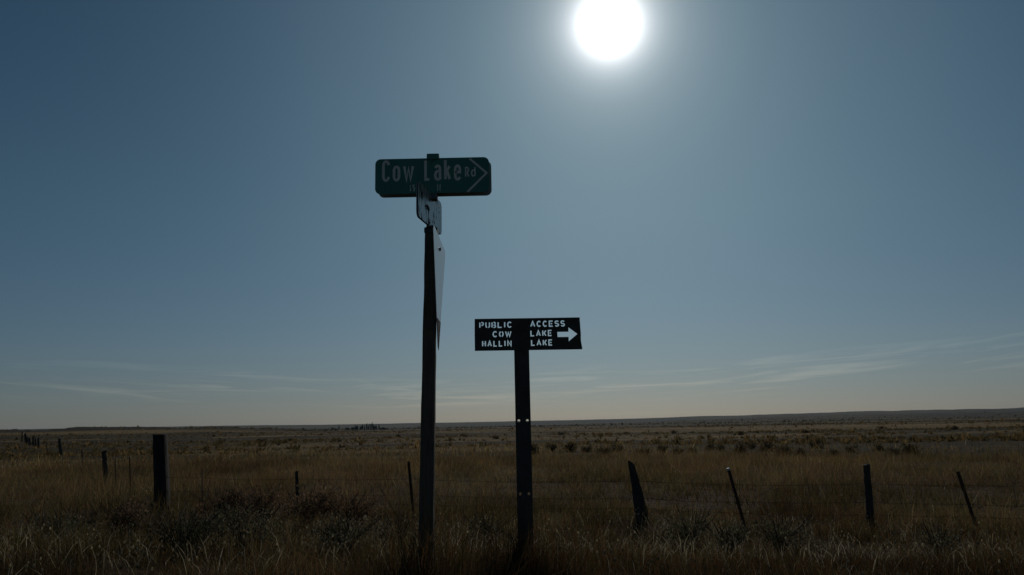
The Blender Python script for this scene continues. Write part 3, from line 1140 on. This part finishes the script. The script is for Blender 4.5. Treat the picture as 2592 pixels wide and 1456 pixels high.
V, T, cc = join_sets([blades(2.6, 8.0, 4400, .125, .0034, True), blades(8.0, 16.0, 1250, .17, .0058, True),
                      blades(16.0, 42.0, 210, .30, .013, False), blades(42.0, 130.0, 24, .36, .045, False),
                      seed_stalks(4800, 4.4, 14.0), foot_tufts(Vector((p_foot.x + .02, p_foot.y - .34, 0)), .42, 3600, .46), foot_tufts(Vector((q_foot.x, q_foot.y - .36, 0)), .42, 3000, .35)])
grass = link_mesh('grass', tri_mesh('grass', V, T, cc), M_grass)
tag(grass, 'dry brown and straw coloured grass covering verge and field', 'grass', kind='stuff')
print('grass tris', len(T))


def steppe_brush(n, r0, r1, hs=1.0, half=R(44)):
    """low tufts and brush of the open steppe, thinning with distance"""
    r_ = r0 * (r1 / r0) ** rng.random(n); p_ = rng.uniform(-half, half, n)
    x, y = r_ * np.sin(p_), r_ * np.cos(p_)
    wf = sstep(80, 140, r_)
    bnd = fbm(x / 60, y / 13, 83, 4) * (1 - wf) + fbm(x / 190, y / 55, 84, 4) * wf
    clump = fbm(x / 9, y / 7, 99, 3)
    keep = rng.random(n) < np.clip(.30 - 1.6 * bnd + 1.1 * clump, .04, 1)
    x, y, r_, bnd = x[keep], y[keep], r_[keep], bnd[keep]
    n = len(x); z = ground_z(x, y) - .03
    h = hs * rng.lognormal(math.log(.17), .45, n) * (1 + 1.1 * sstep(100, 400, r_))
    wd = h * rng.uniform(.8, 2.0, n)
    m = 6
    a = rng.uniform(0, 6.283, (n, m)); ln = rng.uniform(.1, 1.0, (n, m))
    tip = np.stack([x[:, None] + np.cos(a) * ln * wd[:, None], y[:, None] + np.sin(a) * ln * wd[:, None], z[:, None] + h[:, None] * (1.05 - .6 * ln * ln)], 2)
    pa = a + 1.57
    bw = .20 * wd[:, None] * rng.uniform(.6, 1.3, (n, m))
    c0 = np.stack([x[:, None] + np.cos(a) * ln * wd[:, None] * .35, y[:, None] + np.sin(a) * ln * wd[:, None] * .35, z[:, None] + 0 * a], 2)
    d = np.stack([np.cos(pa) * bw, np.sin(pa) * bw, 0 * a], 2)
    V_ = np.stack([c0 - d, c0 + d, tip], 2).reshape(-1, 3)
    pal = np.array([(.150, .108, .046), (.112, .086, .038), (.215, .140, .060), (.320, .215, .090)])
    c = pal[rng.choice(4, n, p=[.30, .24, .28, .18])] * rng.uniform(.6, 1.3, (n, 1)) * (1 - .55 * sstep(450, 900, r_))[:, None]   # darker sage on the far rise
    return V_, np.arange(len(V_)).reshape(-1, 3), np.repeat(c, m * 3, axis=0)


def leaf_cloud(n, ax, az_, leaf, base_cols, seed, floor=0.0, power=.45, upright=.0, lobes=5, low=.35, high=.75):
    """leaf-sized triangles filling an uneven crown; returns V, T, C with origin at the foot"""
    r_ = np.random.default_rng(seed)
    cen = np.stack([r_.uniform(-.55, .55, lobes) * ax, r_.uniform(-.55, .55, lobes) * ax, r_.uniform(low, high, lobes) * az_], 1)
    rad = r_.uniform(.38, .62, lobes)
    k = r_.integers(0, lobes, n)
    d = r_.normal(size=(n, 3)); d /= np.linalg.norm(d, axis=1, keepdims=True)
    p = cen[k] + d * (r_.random(n) ** power)[:, None] * rad[k][:, None] * np.array([ax, ax, az_ * .75])
    p[:, 2] = np.clip(p[:, 2], floor, None)
    a = r_.normal(size=(n, 3)); a[:, 2] += upright * 2 * np.sign(a[:, 2] + .3); a /= np.linalg.norm(a, axis=1, keepdims=True)
    b = np.cross(a, r_.normal(size=(n, 3))); b /= np.linalg.norm(b, axis=1, keepdims=True)
    s = leaf * r_.uniform(.5, 1.5, (n, 1))
    V_ = np.stack([p - b * s * .35, p + b * s * .35, p + a * s], 1).reshape(-1, 3)
    pal = np.array(base_cols)
    lob = pal[r_.integers(0, len(pal), lobes)]
    c = np.where(r_.random((n, 1)) < .6, lob[k], pal[r_.integers(0, len(pal), n)]) * r_.uniform(.6, 1.3, (n, 1))
    return V_, np.arange(n * 3).reshape(-1, 3), np.repeat(c, 3, axis=0)


def stems(n, h, spread, r0, seed):
    rnd = random.Random(seed)
    parts = []
    for _ in range(n):
        a = rnd.uniform(0, 6.28); s = rnd.uniform(.1, 1) * spread
        p = [Vector((0, 0, -.05)), Vector((math.cos(a) * s * .35, math.sin(a) * s * .35, h * .45)), Vector((math.cos(a) * s, math.sin(a) * s, h * rnd.uniform(.75, 1.05)))]
        v, f = tube(p, r0, 4)
        parts.append((v, f))
    return merge(parts)


def local_part(name, me, mat, parent):
    o = bpy.data.objects.new(name, me)
    if not me.materials: me.materials.append(mat)
    C.objects.link(o)
    o.parent = parent
    return o


V, T, cc = join_sets([steppe_brush(62000, 62, 620), steppe_brush(26000, 900, 2700, 2.4)])
st_o = link_mesh('steppe_brush', tri_mesh('steppe_brush', V, T, cc), M_leaf)
tag(st_o, 'low dark tufts and brush covering the open plain beyond the fences', 'brush', kind='stuff')
print('steppe tris', len(T))

SAGE = [(.115, .098, .054), (.140, .112, .060), (.095, .080, .045), (.160, .126, .068)]
BRUSH = [(.110, .084, .048), (.130, .092, .052), (.090, .070, .042), (.145, .108, .060)]

# shrubs scattered over the middle distance
protos = []
for k in range(5):
    V, T, cc = leaf_cloud(420, .42, .62, .085, SAGE if k % 2 else BRUSH, 100 + k, lobes=4 + k, low=.05, high=.5)
    protos.append((tri_mesh('shrub_foliage', V, T, cc), pydata('shrub_stem', *stems(6, .4, .25, .012, 200 + k))))


def shrub(x, y, s, k, label, group, squash=1.0):
    e = empty('shrub', (x, y, gz(x, y)), label, 'shrub', group)
    e.rotation_euler.z = random.uniform(0, 6.28)
    e.scale = (s * squash, s * squash, s)
    local_part('foliage', protos[k][0], M_leaf, e)
    local_part('stem', protos[k][1], M_bark, e)
    return e


ORD = ['leftmost', 'second', 'third', 'fourth', 'fifth', 'sixth', 'seventh', 'eighth', 'ninth']
G1 = 'shrubs in the ragged row beyond the right fence'
for where, pxs in (('between cut-out sign and tapered timber', (1352, 1398, 1444, 1488, 1530, 1566)),
                   ('between tapered timber and pale-tipped post', (1632, 1676, 1715, 1752, 1793, 1826)),
                   ('between pale-tipped post and knobbly timber', (1866, 1904, 1945, 1984, 2030, 2068, 2110, 2155)),
                   ('right of knobbly timber', (2222, 2262, 2305))):
    for q, px in enumerate(pxs):
        p = ground_pt(px, random.uniform(38, 50))
        lab = (ORD[q] + ' dark shrub' if q == 0 else ORD[q] + ' dark shrub from left') + ' in the row ' + where
        shrub(p.x, p.y, random.uniform(.75, 1.2), random.randrange(5), lab, G1, random.uniform(1.0, 1.35))
G2 = 'larger dark shrubs dotted far out on the plain'
for where, pxs in (('between corner timber and tall sign post', (560, 660, 735, 905, 1005)),
                   ('between the sign posts', (1170, 1255)),
                   ('above the row right of cut-out sign', (1420, 1585, 1705, 1875, 2040, 2230, 2420))):
    for q, px in enumerate(pxs):
        p = ground_pt(px, random.uniform(85, 150))
        lab = (ORD[q] + ' dark shrub' if q == 0 else ORD[q] + ' dark shrub from left') + ' far out ' + where
        shrub(p.x, p.y, random.uniform(.7, 1.1), random.randrange(5), lab, G2, random.uniform(1.2, 1.8))

# weedy bushes near the fence and in the verge
WEED = [(.120, .118, .060), (.105, .094, .056), (.160, .142, .084), (.210, .185, .125), (.085, .076, .048)]


def bush(px, y, ax, h, n, leaf, seed, label, cols=WEED):
    p = ground_pt(px, y)
    e = empty('weed_bush', p, label, 'bush', 'weedy bushes in the verge')
    V, T, cc = leaf_cloud(int(n * .62), ax, h, leaf * .85, cols, seed, lobes=9, power=.75, upright=.8)
    local_part('foliage', tri_mesh('bush_foliage', V, T, cc), M_leaf, e)
    local_part('stem', pydata('bush_stem', *stems(34, h * 1.0, ax * .95, .003, seed)), M_bark, e)


bush(1752, 10.6, .50, .55, 2600, .030, 301, 'dark weedy bush in front of the leaning rusty post with a pale tip')
bush(1845, 9.8, .36, .42, 1800, .028, 302, 'small grey green bush right of the larger weedy bush, below the rusty post')
bush(1975, 10.3, .52, .50, 2400, .030, 303, 'broad dark bush left of the knobbly fence timber')
bush(2375, 9.6, .40, .42, 1800, .028, 304, 'low dark bush between the knobbly timber and the thin leaning post')
bush(1230, 11.6, .48, .45, 2000, .030, 305, 'pale twiggy bush between the two sign posts')
bush(1010, 9.5, .40, .45, 1900, .028, 306, 'grey twiggy bush just left of the tall timber post')
bush(610, 8.6, .62, .50, 2800, .030, 307, 'dark bush in the verge right of the thick corner timber')
bush(455, 7.9, .55, .46, 2600, .030, 308, 'darkest low bush at the lower left, in front of the corner timber', [(.060, .058, .038), (.080, .072, .046), (.100, .088, .058)])
bush(865, 8.0, .42, .40, 2000, .028, 309, 'low olive bush midway between the corner timber and the tall sign post')
bush(150, 10.5, .60, .48, 2400, .030, 310, 'olive bush at the left edge below the receding fence')

RUST = [(.180, .112, .066), (.150, .098, .060), (.220, .150, .090), (.125, .090, .056)]
bush(560, 14.6, .60, .66, 2600, .045, 321, 'russet brush clump just right of the thick corner timber', RUST)
bush(668, 14.0, .72, .70, 2800, .045, 322, 'wide russet brush clump left of the short field stake', RUST)
bush(775, 13.6, .66, .68, 2800, .045, 323, 'russet brush clump hiding the foot of the short field stake', RUST)
bush(880, 13.4, .66, .60, 2600, .045, 324, 'russet brush clump midway between the short stake and the thin steel post', RUST)
bush(335, 13.8, .62, .55, 2600, .045, 325, 'russet brush clump just left of the thick corner timber', RUST)

# pale stone in the grass, bottom right
rnd = random.Random(12)
bm = bmesh.new()
bmesh.ops.create_icosphere(bm, subdivisions=3, radius=1.0)
for v in bm.verts:
    n_ = 1 + .35 * float(fbm(np.array([v.co.x * 1.3 + 4]), np.array([v.co.y * 1.3 + v.co.z]), 77, 3)[0])
    v.co = Vector((v.co.x * .050 * n_, v.co.y * .042 * n_, v.co.z * .040 * n_))
me = bpy.data.meshes.new('stone'); bm.to_mesh(me); bm.free()
stp = at(2110, 1426, 5.2)
st = link_mesh('stone', me, M_stone, smooth=False)
st.location = (stp.x, stp.y, gz(stp.x, stp.y) + .03)
tag(st, 'small pale stone half hidden in the grass at the bottom right', 'stone')

# far farm trees
GT = 'trees of the distant grove on the horizon'
tp_col = [(.045, .050, .032), (.035, .040, .026), (.055, .058, .038)]
tree_meshes = {}
for kd, (ax, h) in {'poplar': (.9, 7.5), 'round': (2.6, 5.5), 'low': (3.6, 3.6)}.items():
    for q in range(2):
        V, T, cc = leaf_cloud(700, ax, h, .75, tp_col, 400 + q + len(kd), floor=h * .12, lobes=7, power=.55)
        tv, tf = tube([Vector((0, 0, -.3)), Vector((.1, 0, h * .3)), Vector((0, .1, h * .62))], .16 if kd == 'poplar' else .22, 7)
        parts = [(tv, tf)]
        for b_ in range(4):
            an = b_ * 1.6
            parts.append(tube([Vector((0, 0, h * .3)), Vector((math.cos(an) * ax * .5, math.sin(an) * ax * .5, h * .6))], .07, 4))
        tree_meshes[(kd, q)] = (tri_mesh('tree_crown', V, T, cc), pydata('tree_trunk', *merge(parts)))
TREE_LABELS = [
    'leftmost low spreading tree of the distant grove', 'second low tree from the left in the distant grove', 'round tree beside the low trees at the left of the distant grove',
    'smaller round tree just left of the first narrow poplar in the grove', 'first narrow poplar from the left in the distant grove', 'shortest narrow poplar, second from the left in the grove',
    'third narrow poplar from the left in the distant grove', 'fourth narrow poplar from the left, just before the tallest pair', 'left one of the tallest pair of poplars in the grove',
    'right one of the tallest pair of poplars in the grove', 'round tree just right of the tallest pair of poplars', 'short narrow poplar right of the round tree in the grove',
    'last narrow poplar at the right of the distant grove', 'low tree just right of the last poplar of the grove', 'rightmost low tree of the distant grove',
    'small round tree standing apart left of the grove', 'low tree between the lone round tree and the short poplar left of the grove', 'short poplar standing apart left of the grove',
    'lone low tree far left of the grove, over the open plain']
TD = 1050.0
for k, (px, kd, s) in enumerate(((879, 'low', .9), (893, 'low', 1.1), (903, 'round', 1.0), (912, 'round', .85), (917, 'poplar', .95), (922, 'poplar', .8), (928, 'poplar', 1.05), (933, 'poplar', .9),
                                 (939, 'poplar', 1.1), (944, 'poplar', 1.12), (948, 'round', 1.0), (953, 'poplar', .85), (959, 'poplar', .95), (966, 'low', .9), (973, 'low', 1.0),
                                 (841, 'round', .62), (850, 'low', .7), (858, 'poplar', .72), (768, 'low', .6))):
    p = ground_pt(px, TD + random.uniform(-25, 25))
    nm = TREE_LABELS[k]
    e = empty({'poplar': 'poplar_tree', 'round': 'broadleaf_tree', 'low': 'broadleaf_tree'}[kd], p, nm, 'tree', GT)
    e.scale = (s, s, s); e.rotation_euler.z = random.uniform(0, 6.28)
    cm, tm = tree_meshes[(kd, k % 2)]
    local_part('crown', cm, M_leaf, e); local_part('trunk', tm, M_bark, e)
